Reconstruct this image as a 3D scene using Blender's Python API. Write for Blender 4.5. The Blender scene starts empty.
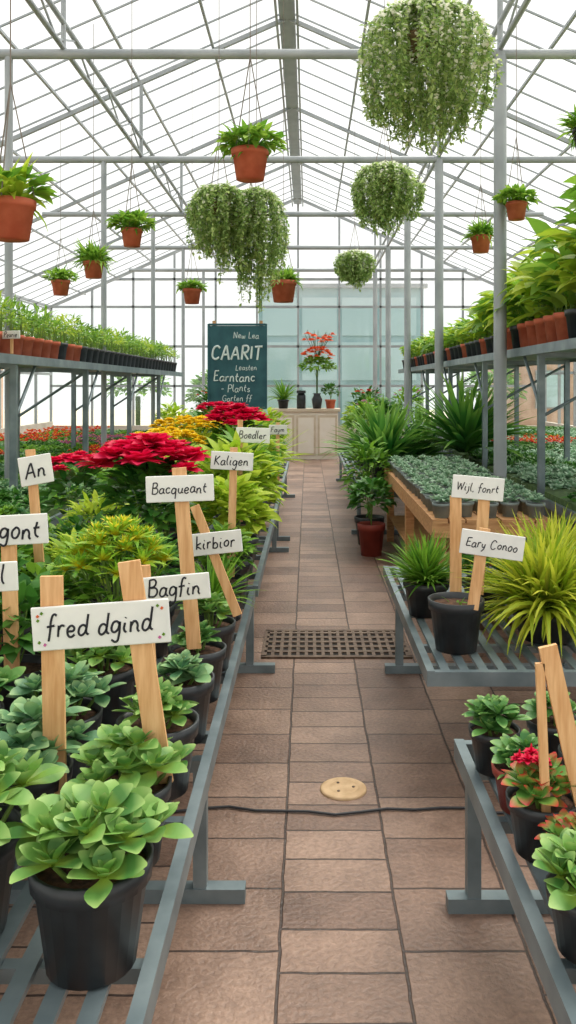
import bpy, math, random
import numpy as np
from mathutils import Matrix, Vector
R = np.random.default_rng(7)
random.seed(7)
sc = bpy.context.scene
def lin(c):
    return tuple(((x/255)/12.92 if x/255<=0.04045 else ((x/255+0.055)/1.055)**2.4) for x in c)+(1,)
# ------------------------------------------------------------ materials
def newmat(n):
    m=bpy.data.materials.new(n); m.use_nodes=True
    nt=m.node_tree; return m,nt,nt.nodes['Principled BSDF']
def simple(n,c,rough=.5,metal=0,noise=0.0,scale=8,c2=None,stretch=(1,1,1),bump=0):
    m,nt,b=newmat(n)
    b.inputs['Roughness'].default_value=rough; b.inputs['Metallic'].default_value=metal
    b.inputs['Base Color'].default_value=lin(c)
    if c2 is not None:
        tc=nt.nodes.new('ShaderNodeTexCoord'); mp=nt.nodes.new('ShaderNodeMapping'); mp.inputs['Scale'].default_value=stretch
        nz=nt.nodes.new('ShaderNodeTexNoise'); nz.inputs['Scale'].default_value=scale; nz.inputs['Detail'].default_value=5
        cr=nt.nodes.new('ShaderNodeValToRGB'); cr.color_ramp.elements[0].position=.35; cr.color_ramp.elements[1].position=.68
        cr.color_ramp.elements[0].color=lin(c); cr.color_ramp.elements[1].color=lin(c2)
        L=nt.links.new
        L(tc.outputs['Object'],mp.inputs['Vector']); L(mp.outputs[0],nz.inputs['Vector']); L(nz.outputs['Fac'],cr.inputs[0]); L(cr.outputs[0],b.inputs['Base Color'])
        if bump:
            bp=nt.nodes.new('ShaderNodeBump'); bp.inputs['Strength'].default_value=bump; bp.inputs['Distance'].default_value=.01
            L(nz.outputs['Fac'],bp.inputs['Height']); L(bp.outputs[0],b.inputs['Normal'])
    return m
def leafmat(n,c1,c2,tip=None,tpos=.6,rough=.45,tr=.3,base=None):
    m,nt,b=newmat(n); L=nt.links.new
    a=nt.nodes.new('ShaderNodeAttribute'); a.attribute_name='rnd'
    t=nt.nodes.new('ShaderNodeAttribute'); t.attribute_name='tt'
    cr=nt.nodes.new('ShaderNodeValToRGB'); cr.color_ramp.elements[0].color=lin(c1); cr.color_ramp.elements[1].color=lin(c2)
    L(a.outputs['Fac'],cr.inputs[0]); col=cr.outputs[0]
    if tip:
        r2=nt.nodes.new('ShaderNodeValToRGB'); r2.color_ramp.elements[0].position=tpos; r2.color_ramp.elements[1].position=1
        r2.color_ramp.elements[0].color=(0,0,0,1); r2.color_ramp.elements[1].color=(1,1,1,1)
        L(t.outputs['Fac'],r2.inputs[0])
        mx=nt.nodes.new('ShaderNodeMix'); mx.data_type='RGBA'; L(r2.outputs[0],mx.inputs[0]); L(col,mx.inputs[6]); mx.inputs[7].default_value=lin(tip); col=mx.outputs[2]
    if base:
        r3=nt.nodes.new('ShaderNodeValToRGB'); r3.color_ramp.elements[0].position=0; r3.color_ramp.elements[1].position=.55
        r3.color_ramp.elements[0].color=(1,1,1,1); r3.color_ramp.elements[1].color=(0,0,0,1)
        L(t.outputs['Fac'],r3.inputs[0])
        mx=nt.nodes.new('ShaderNodeMix'); mx.data_type='RGBA'; L(r3.outputs[0],mx.inputs[0]); L(col,mx.inputs[6]); mx.inputs[7].default_value=lin(base); col=mx.outputs[2]
    L(col,b.inputs['Base Color']); b.inputs['Roughness'].default_value=rough
    b.inputs['Specular IOR Level'].default_value=.3
    tl=nt.nodes.new('ShaderNodeBsdfTranslucent'); L(col,tl.inputs['Color'])
    ms=nt.nodes.new('ShaderNodeMixShader'); ms.inputs[0].default_value=tr
    L(b.outputs[0],ms.inputs[1]); L(tl.outputs[0],ms.inputs[2]); L(ms.outputs[0],nt.nodes['Material Output'].inputs['Surface'])
    return m
M={}
M['black']=simple('black_plastic',(34,37,40),.42,c2=(52,56,60),scale=14)
M['terra']=simple('terracotta',(176,82,54),.75,c2=(204,110,80),scale=9)
M['terrad']=simple('terracotta_dark',(134,50,40),.6,c2=(158,66,50),scale=9)
M['greypot']=simple('grey_pot',(116,128,128),.6,c2=(142,152,149),scale=9)
M['soil']=simple('potting_soil',(58,38,28),.95,c2=(106,74,54),scale=60,bump=.6)
M['metal']=simple('galvanised_steel',(100,114,119),.42,.35,c2=(132,145,149),scale=6)
M['frame']=simple('greenhouse_frame_paint',(146,152,156),.45,.1,c2=(166,171,174),scale=3)
M['wood']=simple('label_wood',(206,152,98),.6,c2=(230,184,132),scale=14,stretch=(6,6,.6))
M['pallet']=simple('table_wood',(174,122,76),.7,c2=(210,160,108),scale=9,stretch=(1,6,6))
M['board']=simple('label_board_white',(236,236,230),.5,c2=(220,222,218),scale=9)
M['ink']=simple('ink',(22,24,34),.6)
M['chalk']=simple('chalkboard_teal',(34,80,88),.7,c2=(50,98,104),scale=5)
M['chalkw']=simple('chalk_white',(225,235,230),.9)
M['counter']=simple('counter_paint',(236,226,210),.6,c2=(244,236,224),scale=4)
M['counterw']=simple('counter_top',(216,200,178),.5,c2=(198,180,154),scale=6)
M['iron']=simple('cast_iron',(88,70,58),.6,.3,c2=(118,98,82),scale=30)
M['hole']=simple('drain_dark',(32,26,22),.9)
M['disc']=simple('cover_stone',(210,178,138),.7,c2=(188,154,114),scale=20)
M['rubber']=simple('hose_rubber',(44,44,48),.5)
M['wire']=simple('hanger_wire',(120,110,100),.5,.3)
M['coir']=simple('coir_liner',(96,78,48),.9,c2=(120,100,66),scale=40)
M['conc']=simple('wall_concrete',(188,178,164),.8,c2=(204,196,182),scale=4)
M['brick']=simple('brick_building',(190,152,130),.8,c2=(208,172,150),scale=4)
M['teal']=simple('teal_cladding',(142,176,182),.6,c2=(158,188,192),scale=1.5)
M['tealg']=simple('office_glass',(176,202,206),.3)
M['ground']=simple('outside_ground',(208,198,180),.9,c2=(188,180,162),scale=1.2)
M['stem']=simple('stem_green',(98,130,50),.6,c2=(120,150,68),scale=20)
M['dstem']=simple('stem_core',(50,78,34),.9,c2=(84,110,54),scale=25)
M['tstem']=simple('trailing_core',(86,116,56),.9,c2=(118,144,78),scale=25)
M['succ']=leafmat('succulent_leaf',(72,120,82),(124,166,112),tip=(160,190,132),tpos=.65,rough=.46,tr=.16)
M['succ2']=leafmat('succulent_leaf_bright',(74,124,58),(128,172,84),tip=(160,190,110),tpos=.7,rough=.44,tr=.2,base=(180,206,84))
M['jade']=leafmat('jade_leaf',(56,108,54),(98,146,70),tip=(140,174,96),tpos=.75,rough=.4,tr=.16)
M['grey']=leafmat('greygreen_leaf',(100,140,112),(150,184,148),tip=(180,204,174),rough=.5,tr=.2)
M['leaf']=leafmat('mid_leaf',(74,126,38),(140,184,62),rough=.46,tr=.35)
M['leafd']=leafmat('dark_leaf',(44,100,38),(94,146,56),rough=.44,tr=.28)
M['lime']=leafmat('lime_leaf',(140,178,40),(200,216,78),rough=.46,tr=.42)
M['yel']=leafmat('yellowgreen_blade',(136,168,34),(216,218,76),rough=.48,tr=.4,base=(100,138,32))
M['golden']=leafmat('golden_centre_leaf',(104,158,44),(164,200,60),rough=.45,tr=.3,base=(240,218,40))
M['goldc']=leafmat('golden_leaf',(214,206,44),(246,226,70),rough=.45,tr=.3)
M['dra']=leafmat('dracaena_leaf',(42,104,42),(106,164,70),rough=.38,tr=.28,tip=(142,182,78))
M['fern']=leafmat('fern_leaf',(98,150,48),(166,200,80),rough=.48,tr=.38)
M['trail']=leafmat('trailing_leaf',(128,164,86),(196,214,138),rough=.52,tr=.42)
M['white']=leafmat('white_blossom',(232,234,214),(250,249,238),rough=.6,tr=.35)
M['red']=leafmat('crimson_petal',(208,8,58),(238,36,92),rough=.5,tr=.35)
M['redd']=leafmat('red_petal',(200,24,30),(232,54,44),rough=.5,tr=.3)
M['rtip']=leafmat('red_tipped_leaf',(84,136,58),(128,168,76),tip=(196,26,48),tpos=.62,rough=.42,tr=.2)
M['yflow']=leafmat('yellow_petal',(240,200,16),(254,230,56),rough=.5,tr=.3)
M['pink']=leafmat('pink_petal',(206,90,160),(230,140,190),rough=.5,tr=.3)
M['orange']=leafmat('coral_petal',(228,84,50),(244,138,82),rough=.5,tr=.3)
# glass
def glassmat(n,tint,fac,tl=True):
    m,nt,b=newmat(n); L=nt.links.new
    t=nt.nodes.new('ShaderNodeBsdfTransparent'); t.inputs[0].default_value=lin(tint)
    d=nt.nodes.new('ShaderNodeBsdfTranslucent' if tl else 'ShaderNodeBsdfGlossy'); d.inputs[0].default_value=(.90,.92,.93,1)
    if not tl: d.inputs['Roughness'].default_value=.08
    ms=nt.nodes.new('ShaderNodeMixShader'); ms.inputs[0].default_value=fac
    L(t.outputs[0],ms.inputs[1]); L(d.outputs[0],ms.inputs[2]); L(ms.outputs[0],nt.nodes['Material Output'].inputs['Surface'])
    return m
M['roofglass']=glassmat('roof_glass_diffuse',(236,240,243),.15)
M['glass']=glassmat('wall_glass',(240,248,248),.10,False)
# pavers
def paver():
    m,nt,b=newmat('clay_pavers'); L=nt.links.new; N=nt.nodes.new
    tc=N('ShaderNodeTexCoord'); mp=N('ShaderNodeMapping'); mp.inputs['Rotation'].default_value=(0,0,math.radians(90)); mp.inputs['Location'].default_value=(0.0,.075,0)
    nw=N('ShaderNodeTexNoise'); nw.inputs['Scale'].default_value=9; L(tc.outputs['Object'],nw.inputs['Vector'])
    vs=N('ShaderNodeVectorMath'); vs.operation='SCALE'; vs.inputs['Scale'].default_value=.012; L(nw.outputs['Color'],vs.inputs[0])
    va=N('ShaderNodeVectorMath'); va.operation='ADD'; L(mp.outputs[0],va.inputs[0]); L(vs.outputs[0],va.inputs[1])
    br=N('ShaderNodeTexBrick'); br.inputs['Scale'].default_value=1
    br.inputs['Brick Width'].default_value=.30; br.inputs['Row Height'].default_value=.35
    br.inputs['Mortar Size'].default_value=.0055; br.inputs['Mortar Smooth'].default_value=.5; br.offset=.42; br.squash=.62; br.squash_frequency=3
    br.inputs['Color1'].default_value=lin((120,95,82)); br.inputs['Color2'].default_value=lin((160,133,116)); br.inputs['Mortar'].default_value=lin((70,55,48))
    L(tc.outputs['Object'],mp.inputs[0]); L(va.outputs[0],br.inputs['Vector'])
    nz=N('ShaderNodeTexNoise'); nz.inputs['Scale'].default_value=3.2; nz.inputs['Detail'].default_value=10; nz.inputs['Roughness'].default_value=.7; L(tc.outputs['Object'],nz.inputs['Vector'])
    cr=N('ShaderNodeValToRGB'); cr.color_ramp.elements[0].position=.34; cr.color_ramp.elements[1].position=.66
    cr.color_ramp.elements[0].color=(.62,.57,.55,1); cr.color_ramp.elements[1].color=(1.15,1.12,1.10,1); L(nz.outputs['Fac'],cr.inputs[0])
    n2=N('ShaderNodeTexNoise'); n2.inputs['Scale'].default_value=60; n2.inputs['Detail'].default_value=5; L(tc.outputs['Object'],n2.inputs['Vector'])
    c2=N('ShaderNodeValToRGB'); c2.color_ramp.elements[0].position=.3; c2.color_ramp.elements[1].position=.7
    c2.color_ramp.elements[0].color=(.76,.75,.74,1); c2.color_ramp.elements[1].color=(1.12,1.12,1.12,1); L(n2.outputs['Fac'],c2.inputs[0])
    mx=N('ShaderNodeMix'); mx.data_type='RGBA'; mx.blend_type='MULTIPLY'; mx.inputs[0].default_value=1
    L(br.outputs['Color'],mx.inputs[6]); L(cr.outputs[0],mx.inputs[7])
    m2=N('ShaderNodeMix'); m2.data_type='RGBA'; m2.blend_type='MULTIPLY'; m2.inputs[0].default_value=1
    L(mx.outputs[2],m2.inputs[6]); L(c2.outputs[0],m2.inputs[7]); L(m2.outputs[2],b.inputs['Base Color'])
    rr=N('ShaderNodeMapRange'); rr.inputs['To Min'].default_value=.30; rr.inputs['To Max'].default_value=.6; L(nz.outputs['Fac'],rr.inputs['Value']); L(rr.outputs[0],b.inputs['Roughness'])
    bp=N('ShaderNodeBump'); bp.inputs['Strength'].default_value=.7; bp.inputs['Distance'].default_value=.006
    sub=N('ShaderNodeMath'); sub.operation='SUBTRACT'; L(n2.outputs['Fac'],sub.inputs[0]); L(br.outputs['Fac'],sub.inputs[1])
    L(sub.outputs[0],bp.inputs['Height']); L(bp.outputs[0],b.inputs['Normal'])
    return m
M['paver']=paver()
# ------------------------------------------------------------ mesh builder
class MB:
    def __init__(s): s.v=[];s.f=[];s.m=[];s.sm=[];s.r=[];s.t=[];s.n=0;s.slots=[]
    def mi(s,k):
        if k not in s.slots: s.slots.append(k)
        return s.slots.index(k)
    def add(s,v,f,k,smooth=True,r=None,t=None):
        v=np.asarray(v,float).reshape(-1,3); f=np.asarray(f,int).reshape(-1,4)
        s.v.append(v); s.f.append(f+s.n); s.n+=len(v)
        s.m.append(np.full(len(f),s.mi(k))); s.sm.append(np.full(len(f),smooth))
        s.r.append(np.full(len(v),.5) if r is None else r); s.t.append(np.full(len(v),.5) if t is None else t)
    def build(s,name,loc=(0,0,0),parent=None):
        v=np.concatenate(s.v)-np.array(loc); f=np.concatenate(s.f)
        me=bpy.data.meshes.new(name); me.vertices.add(len(v)); me.vertices.foreach_set('co',v.astype(np.float32).ravel())
        me.loops.add(len(f)*4); me.loops.foreach_set('vertex_index',f.astype(np.int32).ravel())
        me.polygons.add(len(f)); me.polygons.foreach_set('loop_start',(np.arange(len(f))*4).astype(np.int32))
        for k in s.slots: me.materials.append(M[k])
        me.polygons.foreach_set('material_index',np.concatenate(s.m).astype(np.int32))
        me.polygons.foreach_set('use_smooth',np.concatenate(s.sm).astype(bool))
        me.update(calc_edges=True)
        a=me.attributes.new('rnd','FLOAT','POINT'); a.data.foreach_set('value',np.concatenate(s.r).astype(np.float32))
        a=me.attributes.new('tt','FLOAT','POINT'); a.data.foreach_set('value',np.concatenate(s.t).astype(np.float32))
        o=bpy.data.objects.new(name,me); sc.collection.objects.link(o); o.location=loc
        if parent: o.parent=parent
        return o
    def box(s,c,d,k,rot=None):
        x,y,z=d[0]/2,d[1]/2,d[2]/2
        v=np.array([[-x,-y,-z],[x,-y,-z],[x,y,-z],[-x,y,-z],[-x,-y,z],[x,-y,z],[x,y,z],[-x,y,z]])
        if rot is not None: v=v@np.array(rot.to_3x3()).T
        s.add(v+np.array(c),[[0,3,2,1],[4,5,6,7],[0,1,5,4],[1,2,6,5],[2,3,7,6],[3,0,4,7]],k,False)
    def lathe(s,prof,c,k,seg=20,smooth=True,sx=1,sy=1):
        a=np.linspace(0,2*np.pi,seg,endpoint=False); p=np.array(prof)
        v=np.stack([p[:,None,0]*np.cos(a)*sx,p[:,None,0]*np.sin(a)*sy,np.repeat(p[:,1:2],seg,1)],-1).reshape(-1,3)+np.array(c)
        f=[]
        for i in range(len(p)-1):
            for j in range(seg):
                j2=(j+1)%seg; f.append([i*seg+j,i*seg+j2,(i+1)*seg+j2,(i+1)*seg+j])
        s.add(v,f,k,smooth)
    def tube(s,p0,p1,r,k,seg=6,r2=None):
        p0=np.array(p0,float);p1=np.array(p1,float); d=p1-p0; d/=np.linalg.norm(d)+1e-9
        u=np.cross(d,[0,0,1.0]); 
        if np.linalg.norm(u)<1e-3: u=np.array([1.0,0,0])
        u/=np.linalg.norm(u); w=np.cross(d,u); a=np.linspace(0,2*np.pi,seg,endpoint=False)+np.pi/4
        ring=np.outer(np.cos(a),u)+np.outer(np.sin(a),w); r2=r if r2 is None else r2
        v=np.concatenate([p0+ring*r,p1+ring*r2]); f=[[j,(j+1)%seg,seg+(j+1)%seg,seg+j] for j in range(seg)]
        s.add(v,f,k,seg>4)
    def path(s,pts,r,k,seg=6):
        for a,b in zip(pts[:-1],pts[1:]): s.tube(a,b,r,k,seg)
    def leaves(s,P,az,el,L,W,curl,k,prof,fold=.25,zz=None):
        P=np.asarray(P,float).reshape(-1,3); n=len(P)
        B=lambda x:np.broadcast_to(np.asarray(x,float),(n,)).copy()
        az,el,L,W,curl=map(B,(az,el,L,W,curl)); prof=np.array(prof,float); S=len(prof)-1
        C=np.zeros((n,S+1,3)); C[:,0]=P; V=np.zeros((n,S+1,3,3))
        u=np.stack([np.cos(az),np.sin(az),0*az],-1); w=np.stack([-np.sin(az),np.cos(az),0*az],-1)
        rl=R.normal(0,.25,n)
        for i in range(S+1):
            ph=el+curl*i/S
            if i: 
                pm=el+curl*(i-.5)/S
                C[:,i]=C[:,i-1]+(L/S)[:,None]*(u*np.cos(pm)[:,None]+np.array([0,0,1.0])*np.sin(pm)[:,None])
            nn=-u*np.sin(ph)[:,None]+np.array([0,0,1.0])*np.cos(ph)[:,None]
            ww=w*np.cos(rl)[:,None]+nn*np.sin(rl)[:,None]; n2=nn*np.cos(rl)[:,None]-w*np.sin(rl)[:,None]
            h=(W/2*prof[i])[:,None]
            V[:,i,0]=C[:,i]+ww*h+n2*h*fold; V[:,i,1]=C[:,i]; V[:,i,2]=C[:,i]-ww*h+n2*h*fold
        base=(np.arange(n)*(S+1)*3)[:,None,None]
        f=[]
        for i in range(S):
            a=i*3; b=a+3
            f.append([a+1,b+1,b,a]); f.append([a+2,b+2,b+1,a+1])
        F=(base+np.array(f)[None]).reshape(-1,4)
        r=np.repeat(R.random(n),(S+1)*3); t=np.tile(np.repeat(np.linspace(0,1,S+1),3),n)
        s.add(V,F,k,True,r,t)
OB=[.26,.36,.55,.8,.97,1,.88,.6,.14]      # rounded spoon (succulent)
OV=[.1,.7,1,.8,.45,.03]             # ovate
OV3=[.15,1,.75,.05]
BL=[.6,1,.95,.75,.45,.03]           # blade
BL3=[.6,1,.7,.04]
GA=2.39996
def pot(mb,o,r,h,k='black',seg=20):
    mb.lathe([(.001,0),(.74*r,0),(.93*r,.8*h),(1.0*r,.8*h),(1.03*r,h),(.95*r,h),(.91*r,.88*h)],o,k,seg,False if seg<10 else True)
    mb.lathe([(.91*r,.88*h),(.5*r,.91*h),(.001,.92*h)],o,'soil',seg)
def rosette(mb,p,n,L,W,k,prof=OB,e0=1.35,e1=.15,curl=-.5,fold=.3,a0=None):
    i=np.arange(n); f=i/max(1,n-1); a0=R.random()*6.28 if a0 is None else a0
    az=a0+i*GA+R.normal(0,.1,n); el=e0+(e1-e0)*f+R.normal(0,.08,n); LL=L*(.4+.6*f**.6)*R.uniform(.88,1.1,n)
    mb.leaves(np.tile(p,(n,1)),az,el,LL,W*(LL/L),curl*f,k,prof,fold)
def bush(mb,p,rad,H,n,L,W,k,prof=OV,top=True,droop=-.7):
    th=np.arccos(1-R.random(n)*1.15); az=R.random(n)*6.2832; q=R.uniform(.45,1,n)**.6
    x=np.sin(th)*np.cos(az)*rad*q; y=np.sin(th)*np.sin(az)*rad*q; z=np.cos(th)*H*.5*q+H*.5
    P=np.array(p)+np.stack([x,y,z],-1)
    mb.leaves(P,az+R.normal(0,.6,n),(1.57-th)*.6+R.normal(.1,.3,n),L*R.uniform(.7,1.2,n),W*R.uniform(.8,1.2,n),droop*R.uniform(.4,1.2,n),k,prof,.25)
    for j in range(7):
        a=R.random()*6.28; rr=rad*.5*R.random()
        mb.tube(p,(p[0]+rr*math.cos(a),p[1]+rr*math.sin(a),p[2]+H*.75),.004,'stem',4,.002)
def tuft(mb,p,n,L,W,k,prof=BL,e0=1.5,e1=.35,droop=-1.4,spread=.03):
    f=R.random(n); az=R.random(n)*6.2832; a2=R.random(n)*6.28; s=spread*np.sqrt(R.random(n))
    P=np.array(p)+np.stack([s*np.cos(a2),s*np.sin(a2),0*s],-1)
    mb.leaves(P,az,e0+(e1-e0)*f,L*R.uniform(.7,1.1,n),W*R.uniform(.8,1.1,n),droop*R.uniform(.3,1,n)*(.4+.6*f),k,prof,.35)
def blossom(mb,p,r,k,n=9,layers=3,ck='yflow'):
    for l in range(layers):
        f=l/max(1,layers-1)
        i=np.arange(n); az=l*.4+i*6.2832/n+R.normal(0,.08,n)
        mb.leaves(np.tile(p,(n,1)),az,.15+.75*f,r*(1-.35*f),r*.62,-.35,k,[.25,.8,1,.7,.06],.2)
    mb.lathe([(.001,.006),(r*.13,.006),(r*.1,.02),(.001,.024)],p,ck,6)
def flowerdome(mb,p,rad,H,n,r,k,ck='yflow',layers=2,pet=8):
    for j in range(n):
        a=j*GA+R.random()*.4; q=math.sqrt((j+.5)/n)*rad
        z=H*math.sqrt(max(0,1-(q/rad)**2*.95))
        blossom(mb,(p[0]+q*math.cos(a),p[1]+q*math.sin(a),p[2]+z+R.normal(0,.01)),r*R.uniform(.8,1.15),k,pet,layers,ck)
# ------------------------------------------------------------ building shell
XL,XR,Y0,Y1,ZE,ZR,XC=-6.5,6.0,-2.5,21.5,3.6,6.35,-.26
SL=(ZR-ZE)/(XC-XL)
SR=(ZR-ZE)/(XR-XC)
def roofz(x): return ZR-(XC-x)*SL if x<XC else ZR-(x-XC)*SR
mb=MB(); mb.box(((XL+XR)/2,(Y0+Y1)/2,-.03),(XR-XL,Y1-Y0,.06),'paver'); mb.build('floor')
mb=MB(); mb.box((0,10,-.12),(90,100,.1),'ground'); mb.build('ground')
mb=MB()
mb.add([[XL,Y0,ZE],[XC,Y0,ZR],[XC,Y1,ZR],[XL,Y1,ZE]],[[0,1,2,3]],'roofglass',False)
mb.add([[XR,Y0,ZE],[XC,Y0,ZR],[XC,Y1,ZR],[XR,Y1,ZE]],[[0,1,2,3]],'roofglass',False)
mb.build('ceiling')
mb=MB()
TY=[.5,3.9,7.3,10.7,14.1,17.5,20.9]
for y in np.arange(Y0,Y1+.01,.6):   # glazing bars
    mb.tube((XL,y,ZE-.03),(XC,y,ZR-.03),.013,'frame',4); mb.tube((XR,y,ZE-.03),(XC,y,ZR-.03),.013,'frame',4)
for fr in (.0,.14,.28,.42,.56,.7,.85):
    for xe in (XL,XR):
        x=xe+(XC-xe)*fr; z=ZE+(ZR-ZE)*fr-.07
        mb.tube((x,Y0,z),(x,Y1,z),.022,'frame',4)
mb.box((XC,(Y0+Y1)/2,ZR-.1),(.2,Y1-Y0,.1),'frame')
mb.box((XC-.13,(Y0+Y1)/2,ZR-.2),(.03,Y1-Y0,.03),'frame'); mb.box((XC+.13,(Y0+Y1)/2,ZR-.2),(.03,Y1-Y0,.03),'frame')
for y in TY:
    for xe in (XL,XR): mb.tube((xe,y,ZE-.12),(XC,y,ZR-.12),.035,'frame',4)
    mb.tube((-4.4,y,4.45),(3.9,y,4.45),.045,'frame',8)
    for x in (-2.1,1.65):
        mb.tube((x,y,4.45),(x,y,roofz(x)-.1),.025,'frame',6)
for x in (-2.1,1.65):
    for dz in (0,.22): mb.tube((x,Y0,4.5+dz),(x,Y1,4.5+dz),.026,'frame',6)
    for i,y in enumerate(np.arange(Y0,Y1-.6,.6)):
        mb.tube((x,y,4.5+(.22 if i%2 else 0)),(x,y+.6,4.5+(0 if i%2 else .22)),.012,'frame',4)
for y in TY[2:]:
    mb.tube((1.65,y,0),(1.65,y,4.45),.055,'frame',12); mb.tube((-2.57,y,0),(-2.57,y,4.45),.035,'frame',12)
mb.build('greenhouse_roof_frame')
def sidewall(name,x,s):
    mb=MB()
    mb.box((x,(Y0+Y1)/2,.35),(.1,Y1-Y0,.7),'conc')
    mb.add([[x,Y0,.7],[x,Y1,.7],[x,Y1,ZE],[x,Y0,ZE]],[[0,1,2,3]],'glass',False)
    for y in np.arange(Y0,Y1+.1,1.2): mb.box((x,y,(ZE+.7)/2),(.06,.05,ZE-.7),'frame')
    for z in (1.9,2.9,ZE): mb.box((x,(Y0+Y1)/2,z),(.06,Y1-Y0,.06),'frame')
    mb.build(name)
sidewall('wall_left',XL,1); sidewall('wall_right',XR,-1)
def endwall(name,y):
    mb=MB()
    mb.box(((XL+XR)/2,y,.3),(XR-XL,.1,.6),'conc')
    mb.add([[XL,y,.6],[XR,y,.6],[XR,y,ZE],[XL,y,ZE]],[[0,1,2,3]],'glass',False)
    mb.add([[XL,y,ZE],[XC,y,ZE],[XC,y,ZR],[XL+.01,y,ZE+.005]],[[0,1,2,3]],'roofglass',False)
    mb.add([[XC,y,ZE],[XR,y,ZE],[XR-.01,y,ZE+.005],[XC,y,ZR]],[[0,1,2,3]],'roofglass',False)
    for x in np.arange(XL,XR+.1,(XR-XL)/12): mb.box((x,y,(roofz(x)+.6)/2),(.05,.07,max(.1,roofz(x)-.6)),'frame')
    for z in (1.6,2.6,ZE,4.3): 
        w=(ZR-z)/SL if z>ZE else 6.24
        mb.box((XC,y,z),(min(w*2,XR-XL),.07,.06),'frame')
    mb.build(name)
endwall('wall_back',Y1)
# outside
mb=MB(); mb.box((1.0,27,2.3),(5.0,2.5,4.6),'teal')
for i in range(4):
    for j in range(3): mb.box((-.85+i*1.2,25.72,1.0+j*1.35),(1.05,.06,1.15),'tealg')
mb.box((1.0,25.7,4.62),(5.2,.3,.12),'frame'); mb.build('office_building')
mb=MB(); mb.box((-14,24,1.3),(9,5,2.6),'brick'); 
for i in range(6): mb.box((-17.5+i*1.35,21.46,1.5),(.7,.08,1.1),'frame'); mb.box((-17.5+i*1.35,21.42,1.5),(.6,.08,1.0),'tealg')
mb.box((-14,24,2.68),(9.4,5.4,.16),'conc'); mb.build('brick_building')
mb=MB(); mb.box((12,27,1.3),(12,5,2.6),'brick')
for i in range(7): mb.box((7+i*1.6,24.46,1.5),(.9,.08,1.1),'frame'); mb.box((7+i*1.6,24.42,1.5),(.8,.08,1.0),'tealg')
mb.box((12,27,2.68),(12.4,5.4,.16),'conc'); mb.build('shop_building')
for (x,y,s) in ((-9,14,1.5),(-10,19,1.7),(-5,25,1.3),(-2.6,24,1.1),(5.2,24,1.2),(9,18,1.5),(9.5,12,1.5)):
    mb=MB(); mb.tube((x,y,-.07),(x,y,s),.08,'dstem',6); bush(mb,(x,y,s*.5),s*.7,s*1.3,500,.22,.12,'leaf',OV3); mb.build('outdoor_shrub',(x,y,-.07))
# ------------------------------------------------------------ benches
def bench(name,x0,x1,y0,y1,z,legs,side,slat=.075):
    mb=MB(); k='metal'
    for x in (x0+.015,x1-.015): mb.box((x,(y0+y1)/2,z-.03),(.03,y1-y0,.06),k)
    for y in (y0+.015,y1-.015): mb.box(((x0+x1)/2,y,z-.032),(x1-x0-.06,.03,.056),k)
    for x in np.arange(x0+slat,x1-.04,slat): mb.box((x,(y0+y1)/2,z-.012),(.035,y1-y0-.06,.014),k)
    for y in np.arange(y0+.4,y1-.1,.55): mb.box(((x0+x1)/2,y,z-.036),(x1-x0-.06,.03,.03),k)
    for y in legs:
        for x in (x0+.05,x1-.05): mb.box((x,y,(z-.06)/2),(.042,.042,z-.06),k)
        xa=x0-(.03 if side<0 else 0); xb=x1+(.09 if side>0 else 0)
        mb.box(((xa+xb)/2,y,.022),(xb-xa,.05,.044),k)
        mb.box(((x0+x1)/2,y,z-.08),(x1-x0-.14,.036,.036),k)
    mb.build(name,((x0+x1)/2,(y0+y1)/2,0))
bench('greenhouse_bench',-1.36,-.285,.7,4.6,.5,(1.0,2.65),1)
bench('greenhouse_bench',-1.36,-.275,4.68,8.4,.5,(4.76,8.2),1)
bench('greenhouse_bench',-1.36,-.275,8.52,12.4,.5,(8.8,12.2),1)
bench('greenhouse_bench',.455,1.5,.7,2.65,.5,(1.0,2.6),-1)
bench('greenhouse_bench',.46,1.5,3.28,5.2,.5,(4.75,),-1)
bench('greenhouse_bench',.5,1.5,9.0,14.5,.5,(9.2,14.3),-1)
def shelf(name,x0,x1,y0,y1,z,xs,step=2.1):
    mb=MB(); mb.box(((x0+x1)/2,(y0+y1)/2,z-.02),(x1-x0,y1-y0,.03),'metal')
    for x in (x0,x1): mb.box((x,(y0+y1)/2,z-.03),(.04,y1-y0,.07),'metal')
    for y in np.arange(y0+.1,y1,step):
        for x in (x0+.05,x1-.05): mb.box((x,y,(z-.05)/2),(.05,.05,z-.05),'metal')
        mb.box(((x0+x1)/2,y,z-.07),(x1-x0-.1,.04,.04),'metal')
        s=1 if xs>0 else -1
        mb.tube((x0+.05,y,z-.55),(x1-.05,y,z-.09),.014,'metal',6)
        mb.tube((x0+.05 if s>0 else x1-.05,y,z-.5),(x0+.05 if s>0 else x1-.05,y+.5,z-.07),.014,'metal',6)
    mb.build(name,((x0+x1)/2,(y0+y1)/2,0))
shelf('plant_shelf',-3.0,-2.2,4.3,14.8,1.83,-1)
shelf('plant_shelf',1.76,2.7,4.4,16.4,1.91,1)
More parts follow.
